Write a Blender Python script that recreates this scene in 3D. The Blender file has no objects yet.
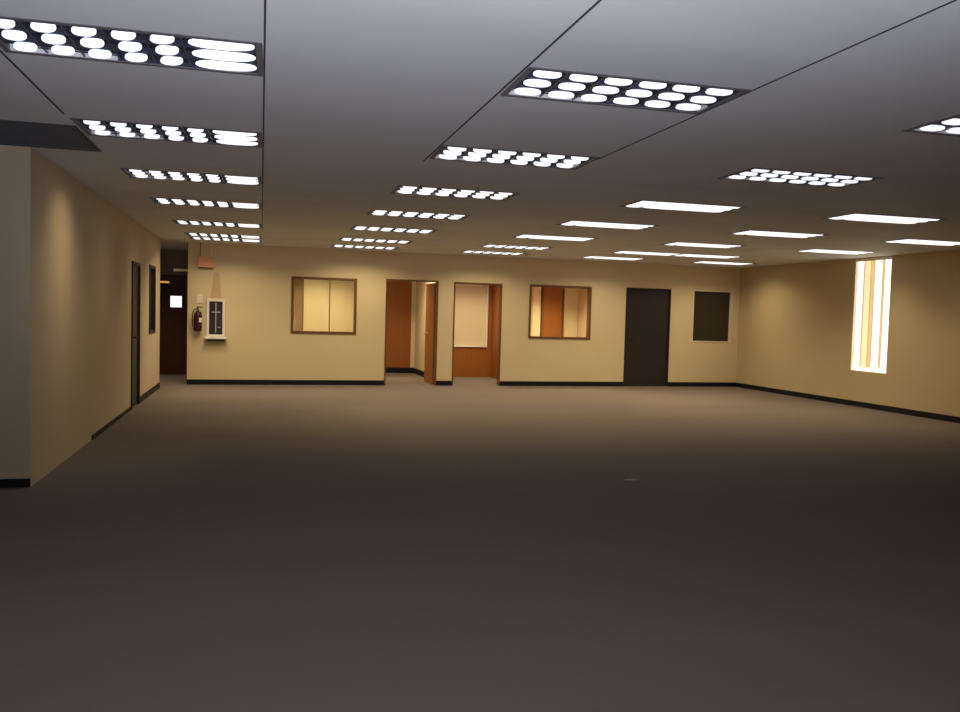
import bpy, bmesh, math, random
from mathutils import Matrix, Vector
random.seed(4)
S = bpy.context.scene
COL = S.collection

# ------------------------------------------------------------------ camera
H = 2.644            # ceiling height
CAMZ = 1.4438
YB = 16.08           # back wall
XL, XR = -1.727, 10.295
yaw, pitch, roll = 0.2638, 0.0501, 0.0274
cy, sy, cp, sp = math.cos(yaw), math.sin(yaw), math.cos(pitch), math.sin(pitch)
fw = Vector((sy*cp, cy*cp, -sp)); rt = Vector((cy, -sy, 0)); up = rt.cross(fw)
r2 = rt*math.cos(roll) + up*math.sin(roll); u2 = -rt*math.sin(roll) + up*math.cos(roll)
cam = bpy.data.objects.new('camera', bpy.data.cameras.new('camera'))
COL.objects.link(cam)
M = Matrix((r2, u2, -fw)).transposed().to_4x4(); M.translation = (0, 0, CAMZ)
cam.matrix_world = M
cam.data.sensor_width = 36; cam.data.lens = 814.4*36/960
cam.data.clip_start = 0.05
S.camera = cam

# ------------------------------------------------------------------ world, light levels, exposure
S.view_settings.view_transform = 'Standard'
S.view_settings.look = 'None'
S.view_settings.exposure = 0.0
S.view_settings.gamma = 1.0
S.view_settings.use_curve_mapping = False
w = bpy.data.worlds.new('world'); S.world = w; w.use_nodes = True
w.node_tree.nodes['Background'].inputs[0].default_value = (0.35, 0.45, 0.6, 1)
w.node_tree.nodes['Background'].inputs[1].default_value = 0.02
# added fill tilted up at the ceiling, for daylight from behind the camera
dl = bpy.data.lights.new('daylight_fill', 'AREA'); dl.shape = 'RECTANGLE'
dl.size = 2.2; dl.size_y = 1.0; dl.energy = 130; dl.color = (0.80, 0.84, 1.0); dl.spread = math.radians(115)
dlo = bpy.data.objects.new('daylight_fill', dl); COL.objects.link(dlo)
dlo.location = (0.2, -0.25, 0.9); dlo.rotation_euler = (math.radians(143), 0, 0)
FAR_W, NEAR_W = 17.0, 0.5          # watts of the fittings, far rows / weak near rows
WARM = (1.0, 0.81, 0.50); COOL = (0.85, 0.88, 1.0)
GLOW = 1.15

# ------------------------------------------------------------------ materials
def mat(name, color, rough=0.8, metal=0.0, noise=0.0, scale=8.0, spec=0.3, emit=None, strength=0.0, bump=0.0, stretch=None, alpha=None, coat=0):
    m = bpy.data.materials.new(name); m.use_nodes = True
    nt = m.node_tree; b = nt.nodes['Principled BSDF']
    b.inputs['Roughness'].default_value = rough
    b.inputs['Metallic'].default_value = metal
    b.inputs['Specular IOR Level'].default_value = spec
    b.inputs['Base Color'].default_value = (*color, 1)
    if noise or bump:
        tc = nt.nodes.new('ShaderNodeTexCoord'); mp = nt.nodes.new('ShaderNodeMapping')
        nz = nt.nodes.new('ShaderNodeTexNoise'); nz.inputs['Scale'].default_value = scale
        nz.inputs['Detail'].default_value = 5
        if stretch: mp.inputs['Scale'].default_value = stretch
        nt.links.new(tc.outputs['Object'], mp.inputs[0]); nt.links.new(mp.outputs[0], nz.inputs['Vector'])
        if noise:
            mx = nt.nodes.new('ShaderNodeMix'); mx.data_type = 'RGBA'
            mx.inputs[6].default_value = (*[c*(1-noise) for c in color], 1)
            mx.inputs[7].default_value = (*[min(1, c*(1+noise)) for c in color], 1)
            nt.links.new(nz.outputs['Fac'], mx.inputs[0]); nt.links.new(mx.outputs[2], b.inputs['Base Color'])
        if bump:
            bp = nt.nodes.new('ShaderNodeBump'); bp.inputs['Strength'].default_value = bump
            bp.inputs['Distance'].default_value = 0.004
            nt.links.new(nz.outputs['Fac'], bp.inputs['Height']); nt.links.new(bp.outputs[0], b.inputs['Normal'])
    if emit:
        b.inputs['Emission Color'].default_value = (*emit, 1); b.inputs['Emission Strength'].default_value = strength
    return m

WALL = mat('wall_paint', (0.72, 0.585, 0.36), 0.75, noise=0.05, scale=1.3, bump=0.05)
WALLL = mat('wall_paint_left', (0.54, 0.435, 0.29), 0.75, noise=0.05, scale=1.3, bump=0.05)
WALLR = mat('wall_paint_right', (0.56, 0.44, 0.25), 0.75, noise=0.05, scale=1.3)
OFFW = mat('office_paint', (0.72, 0.62, 0.44), 0.8, noise=0.03, scale=2)
BASE = mat('black_vinyl', (0.006, 0.006, 0.010), 0.5)
WOOD = mat('orange_wood', (0.30, 0.105, 0.022), 0.5, noise=0.22, scale=6, stretch=(9, 9, 0.6))
WOOD2 = mat('brown_wood', (0.17, 0.075, 0.025), 0.5, noise=0.25, scale=6, stretch=(9, 9, 0.8))
DARKWOOD = mat('dark_red_wood', (0.07, 0.018, 0.010), 0.45, noise=0.25, scale=6, stretch=(9, 9, 0.8))
DOORDARK = mat('dark_door_paint', (0.028, 0.021, 0.019), 0.5, noise=0.15, scale=3)
DARKGLASS = mat('dark_glass', (0.03, 0.022, 0.015), 0.12, spec=0.5)
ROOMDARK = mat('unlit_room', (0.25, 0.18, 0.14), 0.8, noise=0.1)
WHITE = mat('white_enamel', (0.8, 0.77, 0.72), 0.4, noise=0.03)
METAL = mat('louver_metal', (0.16, 0.17, 0.24), 0.25, metal=0.85, noise=0.3, scale=20)
FRAME = mat('fitting_frame', (0.16, 0.15, 0.16), 0.5, noise=0.1)
HOUSING = mat('fitting_housing', (0.05, 0.055, 0.09), 0.4, metal=0.5, noise=0.2, scale=15)
LAMP = mat('fitting_glow', (0.9, 0.9, 0.9), 0.4, emit=(1.0, 0.97, 1.0), strength=GLOW)
LAMPC = mat('fitting_glow_cool', (0.9, 0.9, 0.9), 0.4, emit=(0.90, 0.93, 1.0), strength=GLOW)
CREAM = mat('cream_blind', (0.86, 0.75, 0.46), 0.8, noise=0.06, scale=4, stretch=(14, 1, 0.3))
CHROME = mat('chrome', (0.5, 0.48, 0.45), 0.25, metal=1, noise=0.05)
RED = mat('red_enamel', (0.05, 0.008, 0.007), 0.4, noise=0.1)
PAPER = mat('paper', (0.85, 0.78, 0.62), 0.8, noise=0.03)
PINK = mat('pink_paper', (0.85, 0.42, 0.27), 0.8, noise=0.08)
PINK2 = mat('dull_pink', (0.60, 0.40, 0.25), 0.8, noise=0.08)
GRILLE = mat('grille_metal', (0.07, 0.068, 0.07), 0.6, noise=0.1)

def carpet():
    m = bpy.data.materials.new('carpet'); m.use_nodes = True; nt = m.node_tree; b = nt.nodes['Principled BSDF']
    tc = nt.nodes.new('ShaderNodeTexCoord')
    n1 = nt.nodes.new('ShaderNodeTexNoise'); n1.inputs['Scale'].default_value = 0.55; n1.inputs['Detail'].default_value = 4
    n2 = nt.nodes.new('ShaderNodeTexNoise'); n2.inputs['Scale'].default_value = 160
    mp = nt.nodes.new('ShaderNodeMapping'); mp.inputs['Scale'].default_value = (0.35, 1.6, 1)
    nt.links.new(tc.outputs['Object'], mp.inputs[0]); nt.links.new(mp.outputs[0], n1.inputs['Vector'])
    nt.links.new(tc.outputs['Object'], n2.inputs['Vector'])
    mx = nt.nodes.new('ShaderNodeMix'); mx.data_type = 'RGBA'
    mx.inputs[6].default_value = (0.150, 0.122, 0.104, 1); mx.inputs[7].default_value = (0.205, 0.168, 0.144, 1)
    nt.links.new(n1.outputs['Fac'], mx.inputs[0])
    m2 = nt.nodes.new('ShaderNodeMix'); m2.data_type = 'RGBA'; m2.blend_type = 'MULTIPLY'; m2.inputs[0].default_value = 0.25
    nt.links.new(mx.outputs[2], m2.inputs[6]); nt.links.new(n2.outputs['Fac'], m2.inputs[7])
    nt.links.new(m2.outputs[2], b.inputs['Base Color'])
    b.inputs['Roughness'].default_value = 0.95; b.inputs['Specular IOR Level'].default_value = 0.05
    return m
CARPET = carpet()

def ceiling_mat():
    m = bpy.data.materials.new('ceiling_tile'); m.use_nodes = True; nt = m.node_tree; b = nt.nodes['Principled BSDF']
    tc = nt.nodes.new('ShaderNodeTexCoord')
    mp = nt.nodes.new('ShaderNodeMapping'); mp.inputs['Scale'].default_value = (0.5, 2.2, 1)
    n1 = nt.nodes.new('ShaderNodeTexNoise'); n1.inputs['Scale'].default_value = 0.9; n1.inputs['Detail'].default_value = 3
    nt.links.new(tc.outputs['Object'], mp.inputs[0]); nt.links.new(mp.outputs[0], n1.inputs['Vector'])
    mx = nt.nodes.new('ShaderNodeMix'); mx.data_type = 'RGBA'
    mx.inputs[6].default_value = (0.60, 0.60, 0.60, 1); mx.inputs[7].default_value = (0.76, 0.76, 0.76, 1)
    nt.links.new(n1.outputs['Fac'], mx.inputs[0])
    # an old round water stain: a ring around (0.30, 3.62)
    vm = nt.nodes.new('ShaderNodeVectorMath'); vm.operation = 'DISTANCE'; vm.inputs[1].default_value = (0.22, 3.60, 0)
    nt.links.new(tc.outputs['Object'], vm.inputs[0])
    a = nt.nodes.new('ShaderNodeMath'); a.operation = 'SUBTRACT'; a.inputs[1].default_value = 0.33
    c = nt.nodes.new('ShaderNodeMath'); c.operation = 'ABSOLUTE'
    d = nt.nodes.new('ShaderNodeMapRange'); d.inputs[1].default_value = 0.0; d.inputs[2].default_value = 0.03
    d.inputs[3].default_value = 0.22; d.inputs[4].default_value = 0.0
    nt.links.new(vm.outputs['Value'], a.inputs[0]); nt.links.new(a.outputs[0], c.inputs[0]); nt.links.new(c.outputs[0], d.inputs[0])
    m2 = nt.nodes.new('ShaderNodeMix'); m2.data_type = 'RGBA'; m2.inputs[7].default_value = (0.42, 0.38, 0.32, 1)
    nt.links.new(d.outputs[0], m2.inputs[0]); nt.links.new(mx.outputs[2], m2.inputs[6])
    nt.links.new(m2.outputs[2], b.inputs['Base Color'])
    b.inputs['Roughness'].default_value = 0.7; b.inputs['Specular IOR Level'].default_value = 0.2
    return m
CEIL = ceiling_mat()
SEAM = mat('seam_dark', (0.06, 0.055, 0.055), 0.8)

# ------------------------------------------------------------------ mesh helpers
def box(bm, x0, x1, y0, y1, z0, z1, mi=0):
    v = [bm.verts.new((x, y, z)) for x in (x0, x1) for y in (y0, y1) for z in (z0, z1)]
    for q in ((0,1,3,2), (4,6,7,5), (0,4,5,1), (2,3,7,6), (0,2,6,4), (1,5,7,3)):
        f = bm.faces.new([v[i] for i in q]); f.material_index = mi
def lathe(bm, prof, c=(0,0,0), n=24, axis='z'):
    rings = []
    for r, h in prof:
        ring = []
        for i in range(n):
            a = 2*math.pi*i/n; x, y = r*math.cos(a), r*math.sin(a)
            p = (x, y, h) if axis == 'z' else ((x, h, y) if axis == 'y' else (h, x, y))
            ring.append(bm.verts.new([p[k]+c[k] for k in range(3)]))
        rings.append(ring)
    for a, b in zip(rings, rings[1:]):
        for i in range(n): bm.faces.new((a[i], a[(i+1) % n], b[(i+1) % n], b[i]))
    bm.faces.new(rings[0]); bm.faces.new(rings[-1])
def tube(bm, pts, r, n=10):
    rings = []
    pts = [Vector(p) for p in pts]
    for i, p in enumerate(pts):
        t = (pts[min(i+1, len(pts)-1)] - pts[max(i-1, 0)]).normalized()
        a = t.orthogonal().normalized() if i == 0 else (a - t*a.dot(t)).normalized()
        b = t.cross(a)
        rings.append([bm.verts.new(p + a*r*math.cos(2*math.pi*k/n) + b*r*math.sin(2*math.pi*k/n)) for k in range(n)])
    for a_, b_ in zip(rings, rings[1:]):
        for k in range(n): bm.faces.new((a_[k], a_[(k+1) % n], b_[(k+1) % n], b_[k]))
    bm.faces.new(rings[0]); bm.faces.new(rings[-1])
def obj(name, bm, m, parent=None, bevel=0, smooth=False):
    bmesh.ops.recalc_face_normals(bm, faces=bm.faces)
    me = bpy.data.meshes.new(name); bm.to_mesh(me); bm.free()
    for x in (m if isinstance(m, (list, tuple)) else [m]): me.materials.append(x)
    if smooth:
        for p in me.polygons: p.use_smooth = True
    o = bpy.data.objects.new(name, me); COL.objects.link(o)
    if parent: o.parent = parent
    if bevel:
        b = o.modifiers.new('bevel', 'BEVEL'); b.width = bevel; b.segments = 2; b.limit_method = 'ANGLE'
    return o
def bx(name, m, dims, parent=None, bevel=0):
    bm = bmesh.new(); box(bm, *dims); return obj(name, bm, m, parent, bevel)
def struct(o): o['kind'] = 'structure'; return o
def thing(name, label, cat, loc, group=None, rot=0):
    o = bpy.data.objects.new(name, None); COL.objects.link(o); o.location = loc; o.rotation_euler = (0, 0, rot)
    o.empty_display_size = 0.1
    o['label'] = label; o['category'] = cat
    if group: o['group'] = group
    return o
def tag(o, label, cat, group=None):
    o['label'] = label; o['category'] = cat
    if group: o['group'] = group
    return o
def wall_xz(bm, x0, x1, y0, y1, z0, z1, holes):
    """wall running in X with rectangular openings (hx0,hx1,hz0,hz1)"""
    xs = sorted({x0, x1, *[h[0] for h in holes], *[h[1] for h in holes]})
    for a, b in zip(xs, xs[1:]):
        m = (a+b)/2; hs = sorted([(h[2], h[3]) for h in holes if h[0] < m < h[1]])
        z = z0
        for h0, h1 in hs:
            if h0 > z: box(bm, a, b, y0, y1, z, h0)
            z = h1
        if z < z1: box(bm, a, b, y0, y1, z, z1)
def wall_yz(bm, x0, x1, y0, y1, z0, z1, holes):
    ys = sorted({y0, y1, *[h[0] for h in holes], *[h[1] for h in holes]})
    for a, b in zip(ys, ys[1:]):
        m = (a+b)/2; hs = sorted([(h[2], h[3]) for h in holes if h[0] < m < h[1]])
        z = z0
        for h0, h1 in hs:
            if h0 > z: box(bm, x0, x1, a, b, z, h0)
            z = h1
        if z < z1: box(bm, x0, x1, a, b, z, z1)
def frame_xz(bm, x0, x1, z0, z1, y0, y1, t, bottom=True):
    box(bm, x0, x0+t, y0, y1, z0, z1); box(bm, x1-t, x1, y0, y1, z0, z1)
    box(bm, x0+t, x1-t, y0, y1, z1-t, z1)
    if bottom: box(bm, x0+t, x1-t, y0, y1, z0, z0+t)
def frame_yz(bm, y0, y1, z0, z1, x0, x1, t, bottom=True):
    box(bm, x0, x1, y0, y0+t, z0, z1); box(bm, x0, x1, y1-t, y1, z0, z1)
    box(bm, x0, x1, y0+t, y1-t, z1-t, z1)
    if bottom: box(bm, x0, x1, y0+t, y1-t, z0, z0+t)

# ------------------------------------------------------------------ light grid
MOD = 1.22; DEP = 0.50; SK = -0.022
def rowY(k): return 3.82 + 1.935*k if k < 6 else 14.95
ordw = ['nearest', 'second', 'third', 'fourth', 'fifth', 'sixth', 'seventh']
# (column x0, rows, column wording, kinds per row)
COLS = [
    (-MOD, [0,1,2,3,4,5,6], 'leftmost line'),
    (MOD, [0,1,2,3,4,5,6], 'second line from left'),
    (3*MOD, [0,1,2,3,4,5,6], 'middle line'),
    (5*MOD, [2,3,4,5,6], 'second line from right'),
    (7*MOD-0.06, [3,4,6], 'rightmost line'),
]
fits = []
for ci, (x0, rows, word) in enumerate(COLS):
    for n, k in enumerate(rows):
        adj = {4: 0.42, 5: 0.40, 6: -0.30}.get(k, 0) if ci == 0 else 0
        fits.append(dict(x=x0+(0.1 if (ci, k) == (2, 0) else 0), y=rowY(k)+adj+0.06-0.045*(x0+0.6), c=ci, k=k, label=f"lit ceiling light, {ordw[n]} from the camera in the {word}"))
fits.append(dict(x=7.30, y=rowY(5)-0.27, c=4, k=5, label='lit ceiling light joined end to end with another, far right'))
OFF = [(-3.09, 16.5, 'in the dark corridor past the left wall end'), (0.6, 17.0, 'behind the large window with the cream blinds'), (2.3, 17.3, 'inside the office whose wooden door stands open'),
       (4.0, 16.9, 'inside the office before the wooden glazed partition'), (5.6, 16.9, 'inside the office behind the window showing a wooden door')]  # unseen fittings added to light the offices and the corridor
holes = [(f['x']+0.03, f['x']+MOD-0.03, f['y']+0.006, f['y']+DEP-0.006) for f in fits] + [(x, x+MOD-0.06, y, y+DEP) for x, y, _ in OFF]
GR = (-2.95, -1.24, 6.10, 7.0)
holes.append(GR)

# ------------------------------------------------------------------ room shell
X0, X1, Y0, Y1 = -4.2, XR+0.2, -1.6, 20.2
bm = bmesh.new(); box(bm, X0, X1, Y0, Y1, -0.12, 0); struct(obj('floor', bm, CARPET))
bm = bmesh.new()
ys = sorted({Y0, Y1, *[h[2] for h in holes], *[h[3] for h in holes]})
for a, b in zip(ys, ys[1:]):
    m = (a+b)/2; x = X0
    for h in sorted([h for h in holes if h[2] < m < h[3]]):
        box(bm, x, h[0], a, b, H, H+0.03); x = h[1]
    box(bm, x, X1, a, b, H, H+0.03)
struct(obj('ceiling', bm, CEIL))
struct(bx('ceiling_void', SEAM, (X0, X1, Y0, Y1, H+0.2, H+0.25)))
# open joints between the ceiling boards
bm = bmesh.new()
for x, a, b, wd in ((-MOD, 2.0, 5.74, 0.011), (0, 1.5, 13.0, 0.009), (MOD, 2.0, 6.4, 0.010), (2*MOD, 2.0, 5.8, 0.009)):
    box(bm, x-wd/2, x+wd/2, a, b, H-0.003, H+0.002)
struct(obj('trim_1', bm, SEAM))

D1 = (2.38, 3.44, 0, 2.11); D2 = (3.76, 4.78, 0, 2.10); D3 = (7.55, 8.61, 0, 2.12)
W1 = (0.56, 1.81, 1.0, 2.09); W2 = (5.37, 6.75, 0.99, 2.11); W3 = (9.15, 10.10, 0.99, 2.12)
bm = bmesh.new(); wall_xz(bm, -1.32, XR, YB, YB+0.12, 0, H, [D1, D2, D3, W1, W2, W3]); struct(obj('wall_back', bm, WALL))
LD = (12.12, 12.86, 0, 2.06); LW = (13.95, 14.70, 1.0, 2.11)
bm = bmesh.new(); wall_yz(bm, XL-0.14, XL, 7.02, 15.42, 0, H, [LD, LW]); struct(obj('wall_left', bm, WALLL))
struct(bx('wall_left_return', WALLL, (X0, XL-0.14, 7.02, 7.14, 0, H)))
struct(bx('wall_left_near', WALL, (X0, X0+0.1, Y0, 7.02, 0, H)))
struct(bx('wall_rear', WALL, (X0, X1, Y0, Y0+0.1, 0, H)))
RW = (11.56, 12.44, 0.63, 2.63)
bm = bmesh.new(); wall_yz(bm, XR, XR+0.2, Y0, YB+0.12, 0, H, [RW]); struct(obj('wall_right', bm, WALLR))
# corridor
struct(bx('wall_corridor_left', ROOMDARK, (-3.2, -3.1, 15.42, 18.5, 0, H)))
struct(bx('wall_corridor_front', ROOMDARK, (-3.1, XL-0.14, 15.42, 15.52, 0, H)))
struct(bx('wall_corridor_right', ROOMDARK, (-1.32, -1.22, YB+0.12, 18.5, 0, H)))
bm = bmesh.new(); wall_xz(bm, -3.2, -1.22, 18.5, 18.6, 0, H, [(-2.46, -1.55, 0, 2.12)]); struct(obj('wall_corridor_end', bm, ROOMDARK))
struct(bx('trim_2', WALL, (-1.66, -1.32, 17.0, 17.06, 2.14, 2.19)))
# skirtings
bh = 0.095
bm = bmesh.new()
for a, b in ((-1.325, D1[0]), (D1[1], D2[0]), (D2[1], D3[0]), (D3[1], XR)): box(bm, a, b, YB-0.012, YB, 0, bh)
struct(obj('baseboard_back', bm, BASE))
bm = bmesh.new(); box(bm, XL, XL+0.012, 9.4, LD[0]-0.04, 0, 0.05); box(bm, XL, XL+0.012, LD[1]+0.04, 15.42, 0, bh); struct(obj('baseboard_left', bm, BASE))
struct(bx('baseboard_left_return', BASE, (X0+0.1, XL+0.0, 7.008, 7.02, 0, 0.07)))
struct(bx('baseboard_right', BASE, (XR-0.012, XR, 2, YB, 0, bh)))

# offices behind the back wall
YO = YB+0.12
for nm, x in (('wall_office_left', -0.3), ('wall_office_second', 2.12), ('wall_office_third', 3.60), ('wall_office_fourth', 5.2), ('wall_office_fifth', 7.46)):
    struct(bx(nm, WOOD if x == 5.2 else OFFW, (x, x+0.08, YO, 20.1, 0, H)))
struct(bx('wall_office_back', OFFW, (-0.3, XR, 20.1, 20.2, 0, H)))
# room 1: tan rear wall with the blinds
TAN = mat('tan_wall', (0.36, 0.24, 0.12), 0.8, noise=0.08)
struct(bx('wall_office_tan', TAN, (-0.22, 2.12, 18.3, 18.36, 0, H)))
for i, (a, b) in enumerate(((0.90, 1.45), (1.475, 2.06))):
    t = thing('roller_blind', ('left' if i == 0 else 'right')+' one of two cream blinds seen through the leftmost office window', 'blind', (0, 0, 0))
    bm = bmesh.new()
    n = 12
    for k in range(n):
        xa = a+(b-a)*k/n; xb = a+(b-a)*(k+1)/n
        box(bm, xa+0.001, xb-0.001, 18.262-0.003*(k % 2), 18.275-0.003*(k % 2), 0.93, 2.16)
    obj('fabric', bm, CREAM, t)
    bx('head_rail', WHITE, (a, b, 18.25, 18.298, 2.16, 2.21), t)
    bx('bottom_bar', WHITE, (a, b, 18.255, 18.28, 0.905, 0.93), t)
# room 2: orange rear wall with black skirting, beige side wall
struct(bx('wall_office_wood', WOOD, (2.2, 3.50, 19.41, 19.48, 0, H)))
struct(bx('wall_office_corner', OFFW, (3.50, 3.60, 19.405, 19.48, 0, H)))
struct(bx('baseboard_office', BASE, (2.2, 3.588, 19.39, 19.405, 0, 0.13)))
struct(bx('baseboard_office_side', BASE, (3.588, 3.60, YO, 19.40, 0, 0.13)))
# room 3: wooden partition with glazed opening
bm = bmesh.new(); wall_xz(bm, 3.68, 5.2, 18.3, 18.37, 0, H, [(4.20, 5.10, 0.70, 2.14)]); struct(obj('wall_partition', bm, WOOD))
wn = struct(bpy.data.objects.new('window_4', None)); COL.objects.link(wn)
bm = bmesh.new(); frame_xz(bm, 4.20, 5.10, 0.70, 2.14, 18.27, 18.37, 0.035); obj('window_frame', bm, WHITE, wn)
bx('pane', OFFW, (4.235, 5.065, 18.33, 18.34, 0.735, 2.105), wn)
# room 4: beige wall, wooden door, cream strip
struct(bx('wall_office_beige', OFFW, (5.28, 7.46, 18.6, 18.66, 0, H)))
dn = struct(bpy.data.objects.new('door_5', None)); COL.objects.link(dn)
bm = bmesh.new(); box(bm, 6.54, 7.04, 18.53, 18.58, 0, 2.15); obj('door_leaf', bm, WOOD, dn)
bm = bmesh.new(); frame_xz(bm, 6.51, 7.07, 0, 2.19, 18.50, 18.599, 0.04, False); obj('door_frame', bm, WOOD2, dn)
t = thing('roller_blind', 'narrow cream blind beside the wooden door seen through the middle office window', 'blind', (0,0,0))
bx('fabric', CREAM, (6.30, 6.49, 18.57, 18.58, 0.9, 2.12), t); bx('head_rail', WHITE, (6.30, 6.49, 18.555, 18.598, 2.12, 2.16), t)

# doorways and windows in the back wall
def door_frame(n, d, m, y0=YB-0.008, y1=YO):
    e = struct(bpy.data.objects.new('door_%d' % n, None)); COL.objects.link(e)
    bm = bmesh.new(); frame_xz(bm, d[0], d[1], 0, d[3], y0, y1, 0.03, False); obj('door_frame', bm, m, e)
    return e
e = door_frame(1, D1, WOOD2)
ang = math.radians(90)
bm = bmesh.new(); box(bm, 0, 0.86, -0.02, 0.02, 0.01, 2.07)
lf = obj('door_leaf', bm, WOOD, e, 0.002); lf.location = (D1[1]-0.035, YO+0.01, 0); lf.rotation_euler = (0, 0, ang)
bm = bmesh.new(); tube(bm, [(0.79, 0.02, 1.02), (0.79, 0.06, 1.02), (0.69, 0.06, 1.02)], 0.009); lathe(bm, [(0.025, 0.02), (0.025, 0.028)], (0.79, 0, 1.02), 16, 'y')
obj('door_handle', bm, CHROME, lf)
door_frame(2, D2, WOOD2)
e = door_frame(3, D3, DOORDARK)
bx('door_leaf', DOORDARK, (D3[0]+0.03, D3[1]-0.03, YB+0.03, YB+0.07, 0.005, D3[3]-0.03), e, 0.002)  # dark slab put in for the darkness of the unlit room beyond
bm = bmesh.new(); tube(bm, [(D3[0]+0.10, YB+0.03, 1.0), (D3[0]+0.10, YB-0.02, 1.0), (D3[0]+0.20, YB-0.02, 1.0)], 0.008)
obj('door_handle', bm, DARKGLASS, e)

def glass_mat():
    m = bpy.data.materials.new('clear_glass'); m.use_nodes = True; nt = m.node_tree
    out = nt.nodes['Material Output']; nt.nodes.remove(nt.nodes['Principled BSDF'])
    t = nt.nodes.new('ShaderNodeBsdfTransparent'); t.inputs[0].default_value = (0.95, 0.95, 0.93, 1)
    g = nt.nodes.new('ShaderNodeBsdfGlossy'); g.inputs['Roughness'].default_value = 0.05
    mx = nt.nodes.new('ShaderNodeMixShader'); mx.inputs[0].default_value = 0.006
    nt.links.new(t.outputs[0], mx.inputs[1]); nt.links.new(g.outputs[0], mx.inputs[2]); nt.links.new(mx.outputs[0], out.inputs[0])
    return m
GLASS = glass_mat()
def window(n, w, m, glass, t=0.045):
    e = struct(bpy.data.objects.new('window_%d' % n, None)); COL.objects.link(e)
    bm = bmesh.new(); frame_xz(bm, w[0], w[1], w[2], w[3], YB-0.015, YO, t); obj('window_frame', bm, m, e)
    bx('pane', glass, (w[0]+t, w[1]-t, YB+0.05, YB+0.056, w[2]+t, w[3]-t), e)
    return e
window(1, W1, WOOD2, GLASS)
window(2, W2, WOOD2, GLASS)
e = window(3, W3, PAPER, DARKGLASS, 0.018)
# left wall door and narrow window
e = struct(bpy.data.objects.new('door_4', None)); COL.objects.link(e)
bm = bmesh.new(); frame_yz(bm, LD[0], LD[1], 0, LD[3], XL-0.14, XL+0.02, 0.05, False); obj('door_frame', bm, DOORDARK, e)
bx('door_leaf', DOORDARK, (XL-0.05, XL-0.01, LD[0]+0.05, LD[1]-0.05, 0.005, LD[3]-0.05), e, 0.002)
bm = bmesh.new(); tube(bm, [(XL-0.01, LD[0]+0.12, 1.0), (XL+0.05, LD[0]+0.12, 1.0), (XL+0.05, LD[0]+0.22, 1.0)], 0.008); obj('door_handle', bm, DARKGLASS, e)
e = struct(bpy.data.objects.new('window_5', None)); COL.objects.link(e)
bm = bmesh.new(); frame_yz(bm, LW[0], LW[1], LW[2], LW[3], XL-0.14, XL+0.015, 0.05); obj('window_frame', bm, DOORDARK, e)
bx('pane', DARKGLASS, (XL-0.04, XL-0.035, LW[0]+0.05, LW[1]-0.05, LW[2]+0.05, LW[3]-0.05), e)
# corridor door with lit vision panel
e = struct(bpy.data.objects.new('door_6', None)); COL.objects.link(e)
bm = bmesh.new(); frame_xz(bm, -2.46, -1.55, 0, 2.12, 18.47, 18.6, 0.04, False); obj('door_frame', bm, DARKWOOD, e)
bm = bmesh.new(); wall_xz(bm, -2.42, -1.59, 18.50, 18.545, 0.005, 2.08, [(-1.87, -1.63, 1.43, 1.68)]); lf = obj('door_leaf', bm, DARKWOOD, e)
LIT = mat('lit_pane', (0.9, 0.88, 0.85), 0.4, emit=(1.0, 0.93, 0.9), strength=1.3)
bx('vision_pane', LIT, (-1.87, -1.63, 18.515, 18.525, 1.43, 1.68), lf)
bm = bmesh.new(); frame_xz(bm, -1.875, -1.625, 1.425, 1.685, 18.492, 18.5, 0.012); obj('pane_bead', bm, WOOD, lf)
t = thing('wall_lamp', 'small dim amber lamp strip over the dark door in the corridor', 'lamp', (-2.0, 17.6, 1.92))
AMB = mat('amber_glow', (0.7, 0.4, 0.15), 0.5, emit=(0.8, 0.38, 0.08), strength=0.55)
bx('lamp_glow', AMB, (-0.12, 0.20, -0.02, 0.02, 0.0, 0.035), t, 0.005)
bx('bracket', DARKWOOD, (-0.14, 0.22, 0.02, 0.9-0.002, 0.005, 0.03), t)

# ------------------------------------------------------------------ bright window in the right wall
e = struct(bpy.data.objects.new('window_6', None)); COL.objects.link(e)
DAY = mat('daylit_frosted_pane', (0.9, 0.9, 0.85), 0.5, emit=(1.0, 0.95, 0.80), strength=1.5)
SLAT = mat('tan_blind_slat', (0.62, 0.50, 0.32), 0.7, noise=0.05)
y0, y1, z0, z1 = RW
bx('pane', DAY, (XR+0.06, XR+0.07, y0, y1, z0, z1), e)
bm = bmesh.new(); frame_yz(bm, y0, y1, z0, z1, XR+0.0, XR+0.058, 0.012); obj('window_frame', bm, PAPER, e)
bt = thing('vertical_blind', 'tan vertical blind slats hanging in the tall bright window of the right wall', 'blind', (0, 0, 0))
bx('head_rail', PAPER, (XR+0.005, XR+0.055, y0+0.01, y1-0.01, z1-0.045, z1-0.002), bt)
for a, b in ((12.21, 12.25), (11.965, 12.075), (11.735, 11.80)):
    bm = bmesh.new(); box(bm, XR+0.02, XR+0.024, a, b, z0+0.08, z1-0.045); obj('slat', bm, SLAT, bt)
tn = SLAT.node_tree.nodes['Principled BSDF']; tn.inputs['Transmission Weight'].default_value = 0.8; tn.inputs['IOR'].default_value = 1.02
CRS = mat('cream_slat_glow_through', (0.85, 0.76, 0.55), 0.7, noise=0.03)
CRS.node_tree.nodes['Principled BSDF'].inputs['Transmission Weight'].default_value = 0.75
CRS.node_tree.nodes['Principled BSDF'].inputs['IOR'].default_value = 1.02
bm = bmesh.new(); box(bm, XR+0.03, XR+0.034, 12.075, 12.215, z0+0.06, z1-0.045); o = obj('slat', bm, CRS, bt); o['label'] = 'thin cream slat letting daylight through'

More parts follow.
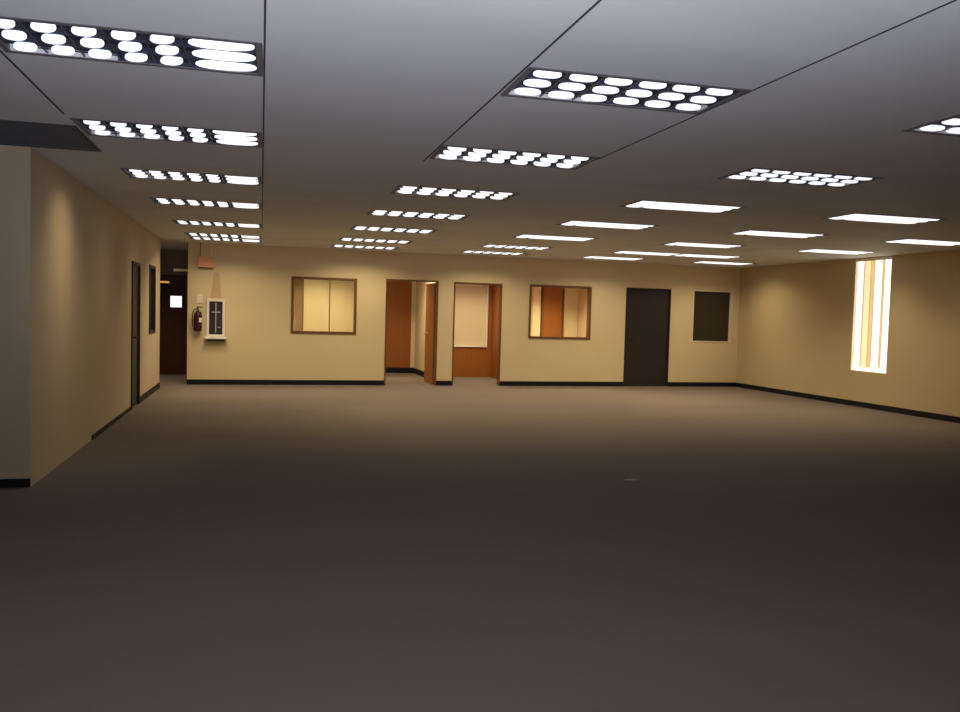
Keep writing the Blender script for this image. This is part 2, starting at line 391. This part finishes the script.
# ------------------------------------------------------------------ ceiling lights
def blob_row(bm, x0, x1, n, yc, hw, zc, hz, gap, solid_from=None, skew=0.0):
    """glowing row along x, shaped as the lit cells of a louvre with dark necks between"""
    L = (x1-x0)/n; secs = []
    def cell(a, b):
        m = 13; c = (a+b)/2; h = (b-a)/2
        for i in range(m):
            t = -math.cos(math.pi*i/(m-1))
            p = 2.6 if h < 0.15 else 14
            wv = max((1-abs(t)**p)**(1/2.2 if h < 0.15 else 1/2), 0.04)
            secs.append((c+t*h, wv, i not in (m-1,)))
    for k in range(n):
        if solid_from is not None and k >= solid_from:
            cell(x0+k*L+gap/2, x1-0.005); break
        cell(x0+k*L+gap/2, x0+(k+1)*L-gap/2)
    nn = 14; rings = []
    for x, wv, lit in secs:
        ring = []
        for i in range(nn):
            a = 2*math.pi*i/nn; y = math.cos(a)*hw*wv; z = math.sin(a)*hz*max(wv, 0.1)**0.6
            ring.append(bm.verts.new((x+skew*y, yc+y, zc+z)))
        rings.append(ring)
    for q, (r0, r1) in enumerate(zip(rings, rings[1:])):
        for i in range(nn):
            f = bm.faces.new((r0[i], r0[(i+1) % nn], r1[(i+1) % nn], r1[i])); f.material_index = 0 if secs[q][2] else 1
    bm.faces.new(rings[0]); bm.faces.new(rings[-1])
def make_light(style, cool):
    """troffer, origin at its near left corner on the ceiling plane, 1.16 x DEP"""
    Lx = MOD-0.06
    r = thing('ceiling_light', 'x', 'ceiling light', (0, 0, 0))
    bm = bmesh.new()
    box(bm, 0, Lx, 0, DEP, 0.10, 0.11)
    box(bm, 0, 0.008, 0, DEP, 0.0, 0.10); box(bm, Lx-0.008, Lx, 0, DEP, 0.0, 0.10)
    box(bm, 0.008, Lx-0.008, 0, 0.008, 0.0, 0.10); box(bm, 0.008, Lx-0.008, DEP-0.008, DEP, 0.0, 0.10)
    obj('housing', bm, HOUSING, r)
    bm = bmesh.new(); t = 0.02
    box(bm, -t, Lx+t, -t, 0.012, -0.004, 0); box(bm, -t, Lx+t, DEP-0.012, DEP+t, -0.004, 0)
    box(bm, -t, 0.012, 0.012, DEP-0.012, -0.004, 0); box(bm, Lx-0.012, Lx+t, 0.012, DEP-0.012, -0.004, 0)
    obj('frame', bm, FRAME, r)
    par = dict(near=(6, 0.046, 0.054, 0.0, None), cell=(6, 0.05, 0.082, 0.25, None), half=(7, 0.060, 0.070, -0.25, 5), open=(6, 0.012, 0.085, 0, 1))[style]
    n, gap, hw, skew, sf = par
    bm = bmesh.new(); w_ = (Lx-0.016)/n
    for k in range(1, n):
        x = 0.008+k*w_
        if sf is None or k <= sf: box(bm, x-0.004, x+0.004, 0.01, DEP-0.01, 0.001, 0.045)
    for y in (DEP/3, 2*DEP/3): box(bm, 0.01, Lx-0.01, y-0.003, y+0.003, 0.001, 0.04)
    obj('louver', bm, METAL, r)
    for j in range(3):
        bm = bmesh.new()
        blob_row(bm, 0.012, Lx-0.012, n, DEP*(j+0.5)/3, hw, 0.004, 0.013 if style != 'open' else 0.016, gap, sf, skew)
        obj('lamp_glow', bm, [LAMPC if cool else LAMP, HOUSING], r, smooth=True)  # glow modelled as the bright cells a louvre shows
    return r
protos = {}
def lamp_light(loc, watts, col, parent=None, spread=122):
    key = ('L', watts, col, spread)
    if key not in protos:
        l = bpy.data.lights.new('lamp_light', 'AREA'); l.shape = 'RECTANGLE'; l.size = 1.1; l.size_y = 0.5
        l.energy = watts; l.color = col; l.spread = math.radians(spread)
        protos[key] = l
    o = bpy.data.objects.new('lamp_light', protos[key]); COL.objects.link(o); o.location = loc
    if parent: o.parent = parent
    return o
def place(style, cool, loc, label, watts, col, group, spread=122):
    key = (style, cool)
    if key not in protos:
        protos[key] = make_light(style, cool); root = protos[key]
    else:
        src = protos[key]; root = src.copy(); COL.objects.link(root)
        for ch in src.children:
            if ch.type != 'MESH': continue
            c = ch.copy(); COL.objects.link(c); c.parent = root
    root.location = loc
    if group.startswith('lit'):
        root.rotation_euler = (0, 0, SK); root.location = (loc[0]+0.0, loc[1]-SK*0.58, loc[2])
    root['label'] = label; root['group'] = group
    l = lamp_light(((MOD-0.06)/2, DEP/2, -0.013), watts, col, root, spread)
    if spread == 97:        # this light is shrunk and tilted to shape a bright scallop on the wall
        l.location.x = 0.25; l.rotation_euler = (0, math.radians(33), 0)
        l.data.size = 0.3; l.data.size_y = 0.3
    return root
for f in fits:
    c, k = f['c'], f['k']
    cool = k <= 1
    if c == 0: st = 'half'
    elif c == 1: st = 'near' if k == 0 else 'cell'
    elif c == 2: st = 'near' if k in (0, 1) else ('cell' if k >= 5 else 'open')
    else: st = 'open'
    if k <= 1: wt, cl = NEAR_W, COOL
    else:
        wt = FAR_W*({2: 0.06, 3: 0.45, 6: 1.2}.get(k, 1.0) if c else {2: 0.22, 3: 0.2, 4: 0.45, 6: 1.1}.get(k, 1.0)); cl = WARM
    f['o'] = place(st, cool, (f['x']+0.03, f['y'], H), f['label'], wt, cl, 'lit ceiling lights of the open hall', 146 if k == 6 else (97 if (c, k) == (0, 2) else 122))
for x, y, word in OFF:
    place('open', False, (x, y, H), 'added unseen ceiling light ' + word, 80.0 if x == 5.6 else (14.0 if x < 0 else 32.0), WARM, 'added unseen ceiling lights of the back offices')

# ------------------------------------------------------------------ dark ceiling air grille
t = thing('air_grille', 'dark slatted air return grille in the ceiling by the left wall corner', 'air grille', (GR[0], GR[2], H))
gx, gy = GR[1]-GR[0], GR[3]-GR[2]
bm = bmesh.new(); box(bm, -0.01, gx+0.02, -0.02, 0.02, -0.006, 0); box(bm, -0.01, gx+0.02, gy-0.02, gy+0.012, -0.006, 0)
box(bm, -0.01, 0.03, 0.02, gy-0.02, -0.006, 0); box(bm, gx-0.02, gx+0.02, 0.02, gy-0.02, -0.006, 0); obj('frame', bm, GRILLE, t)
bm = bmesh.new()
for k in range(22):
    y = 0.035+k*(gy-0.07)/21; box(bm, 0.03, gx-0.02, y-0.006, y+0.006, 0.0, 0.02)
obj('louver', bm, GRILLE, t)
bx('backing', GRILLE, (0.0, gx, 0, gy, 0.06, 0.07), t)

# ------------------------------------------------------------------ things on the back wall
t = thing('exit_sign', 'small pinkish hanging sign under the ceiling above the extinguisher', 'sign', (-1.0, YB-0.05, 2.19))
bx('sign_panel', PINK, (-0.14, 0.14, -0.02, 0.02, 0, 0.20), t, 0.004)
bx('bottom_edge', RED, (-0.14, 0.14, -0.022, 0.022, -0.012, 0.0), t)
bm = bmesh.new(); tube(bm, [(0.10, 0, 0.20), (0.10, 0, H-2.19)], 0.006); obj('hanger', bm, WHITE, t)
bm = bmesh.new(); tube(bm, [(-0.10, 0, 0.20), (-0.10, 0, H-2.19)], 0.006); obj('hanger', bm, GRILLE, t)

t = thing('fire_extinguisher', 'dark red fire extinguisher hung on the back wall beside the white hatch', 'fire extinguisher', (-1.13, YB-0.085, 1.0))
bm = bmesh.new(); lathe(bm, [(0.04, 0), (0.07, 0.012), (0.074, 0.03), (0.074, 0.30), (0.06, 0.345), (0.028, 0.37), (0.022, 0.39)]); obj('cylinder', bm, RED, t, smooth=True)
bm = bmesh.new(); lathe(bm, [(0.02, 0.39), (0.022, 0.41), (0.015, 0.43)]); box(bm, -0.02, 0.09, -0.01, 0.01, 0.43, 0.445); box(bm, -0.02, 0.08, -0.008, 0.008, 0.455, 0.465); box(bm, -0.02, 0.0, -0.008, 0.008, 0.44, 0.46); obj('valve', bm, GRILLE, t)
bm = bmesh.new(); tube(bm, [(-0.02, 0, 0.42), (-0.07, -0.01, 0.40), (-0.095, -0.01, 0.33), (-0.095, -0.01, 0.15), (-0.09, -0.01, 0.08)], 0.01); obj('hose', bm, GRILLE, t)
bm = bmesh.new(); n = 8
for k in range(n):
    a0 = math.radians(-60+60*k/n-10); a1 = math.radians(-60+60*(k+1)/n-10)
    v = [bm.verts.new((0.0755*math.cos(a), 0.0755*math.sin(a), z)) for a, z in ((a0, 0.17), (a1, 0.17), (a1, 0.25), (a0, 0.25))]; bm.faces.new(v)
obj('paper_label', bm, PAPER, t)
bx('bracket', GRILLE, (-0.02, 0.02, 0.072, 0.085, 0.1, 0.35), t)
tag(bx('wall_notice', PAPER, (-1.16, -1.05, YB-0.012, YB, 1.52, 1.69), None, 0.003), 'small beige notice plate on the back wall above the extinguisher', 'notice')

t = thing('service_hatch', 'small white framed hatch window with dark glass and sill on the back wall', 'hatch', (-0.815, YB, 0.84))
bm = bmesh.new(); frame_xz(bm, -0.165, 0.165, 0.06, 0.77, -0.05, 0.0, 0.045); obj('frame', bm, WHITE, t, 0.003)
bx('pane', DARKGLASS, (-0.12, 0.12, -0.02, -0.015, 0.105, 0.725), t)
bm = bmesh.new(); box(bm, -0.005, 0.005, -0.03, -0.02, 0.14, 0.70); box(bm, -0.08, 0.08, -0.03, -0.02, 0.52, 0.53); box(bm, 0.03, 0.09, -0.03, -0.02, 0.24, 0.247); obj('glazing_bar', bm, WHITE, t)
bx('sill', WHITE, (-0.20, 0.20, -0.13, 0.0, 0.02, 0.06), t, 0.008)
bx('sill_shadow', GRILLE, (-0.15, 0.17, -0.09, 0.0, -0.02, 0.02), t, 0.004)  # dark box standing in for the shadow under the sill
bm = bmesh.new()
v = [(-0.10, 0), (0.10, 0), (0.05, 0.48), (-0.045, 0.48)]
a = [bm.verts.new((x, 0, z)) for x, z in v]; b = [bm.verts.new((x, -0.006, z)) for x, z in v]
bm.faces.new(a); bm.faces.new(b[::-1])
for i in range(4): bm.faces.new((a[i], a[(i+1) % 4], b[(i+1) % 4], b[i]))
o = obj('pink_panel', bm, PINK2); o.location = (-0.815, YB, 1.625); tag(o, 'dull pink tapering panel on the wall right above the white hatch', 'paper')  # plain flat panel narrowing upwards, in one dull pink

# dark framed panel cut by the left edge of the view
t = thing('wall_panel', 'dark framed panel on the near left wall end, cut by the picture edge', 'panel', (-2.3, 7.02, 1.0))
bm = bmesh.new(); frame_xz(bm, -0.35, 0.355, 0, 1.15, -0.025, 0, 0.03); obj('frame', bm, DOORDARK, t)
bx('board', RED, (-0.32, 0.325, -0.012, -0.002, 0.03, 1.12), t)

# scrap on the carpet
bm = bmesh.new(); n = 9; vs = []
for k in range(n):
    a = 2*math.pi*k/n; rr = 0.5+0.5*random.random()
    vs.append((0.10*rr*math.cos(a), 0.028*rr*math.sin(a)))
a = [bm.verts.new((x, y, 0.006+0.01*abs(x)*10*0.4)) for x, y in vs]; b = [bm.verts.new((x, y, 0)) for x, y in vs]
bm.faces.new(a); bm.faces.new(b[::-1])
for i in range(n): bm.faces.new((a[i], a[(i+1) % n], b[(i+1) % n], b[i]))
SCR = mat('dusty_paper', (0.38, 0.34, 0.32), 0.9)
o = obj('paper_scrap', bm, SCR); o.location = (3.23, 6.65, 0.0); tag(o, 'small flat pale scrap lying alone on the dark carpet', 'scrap')
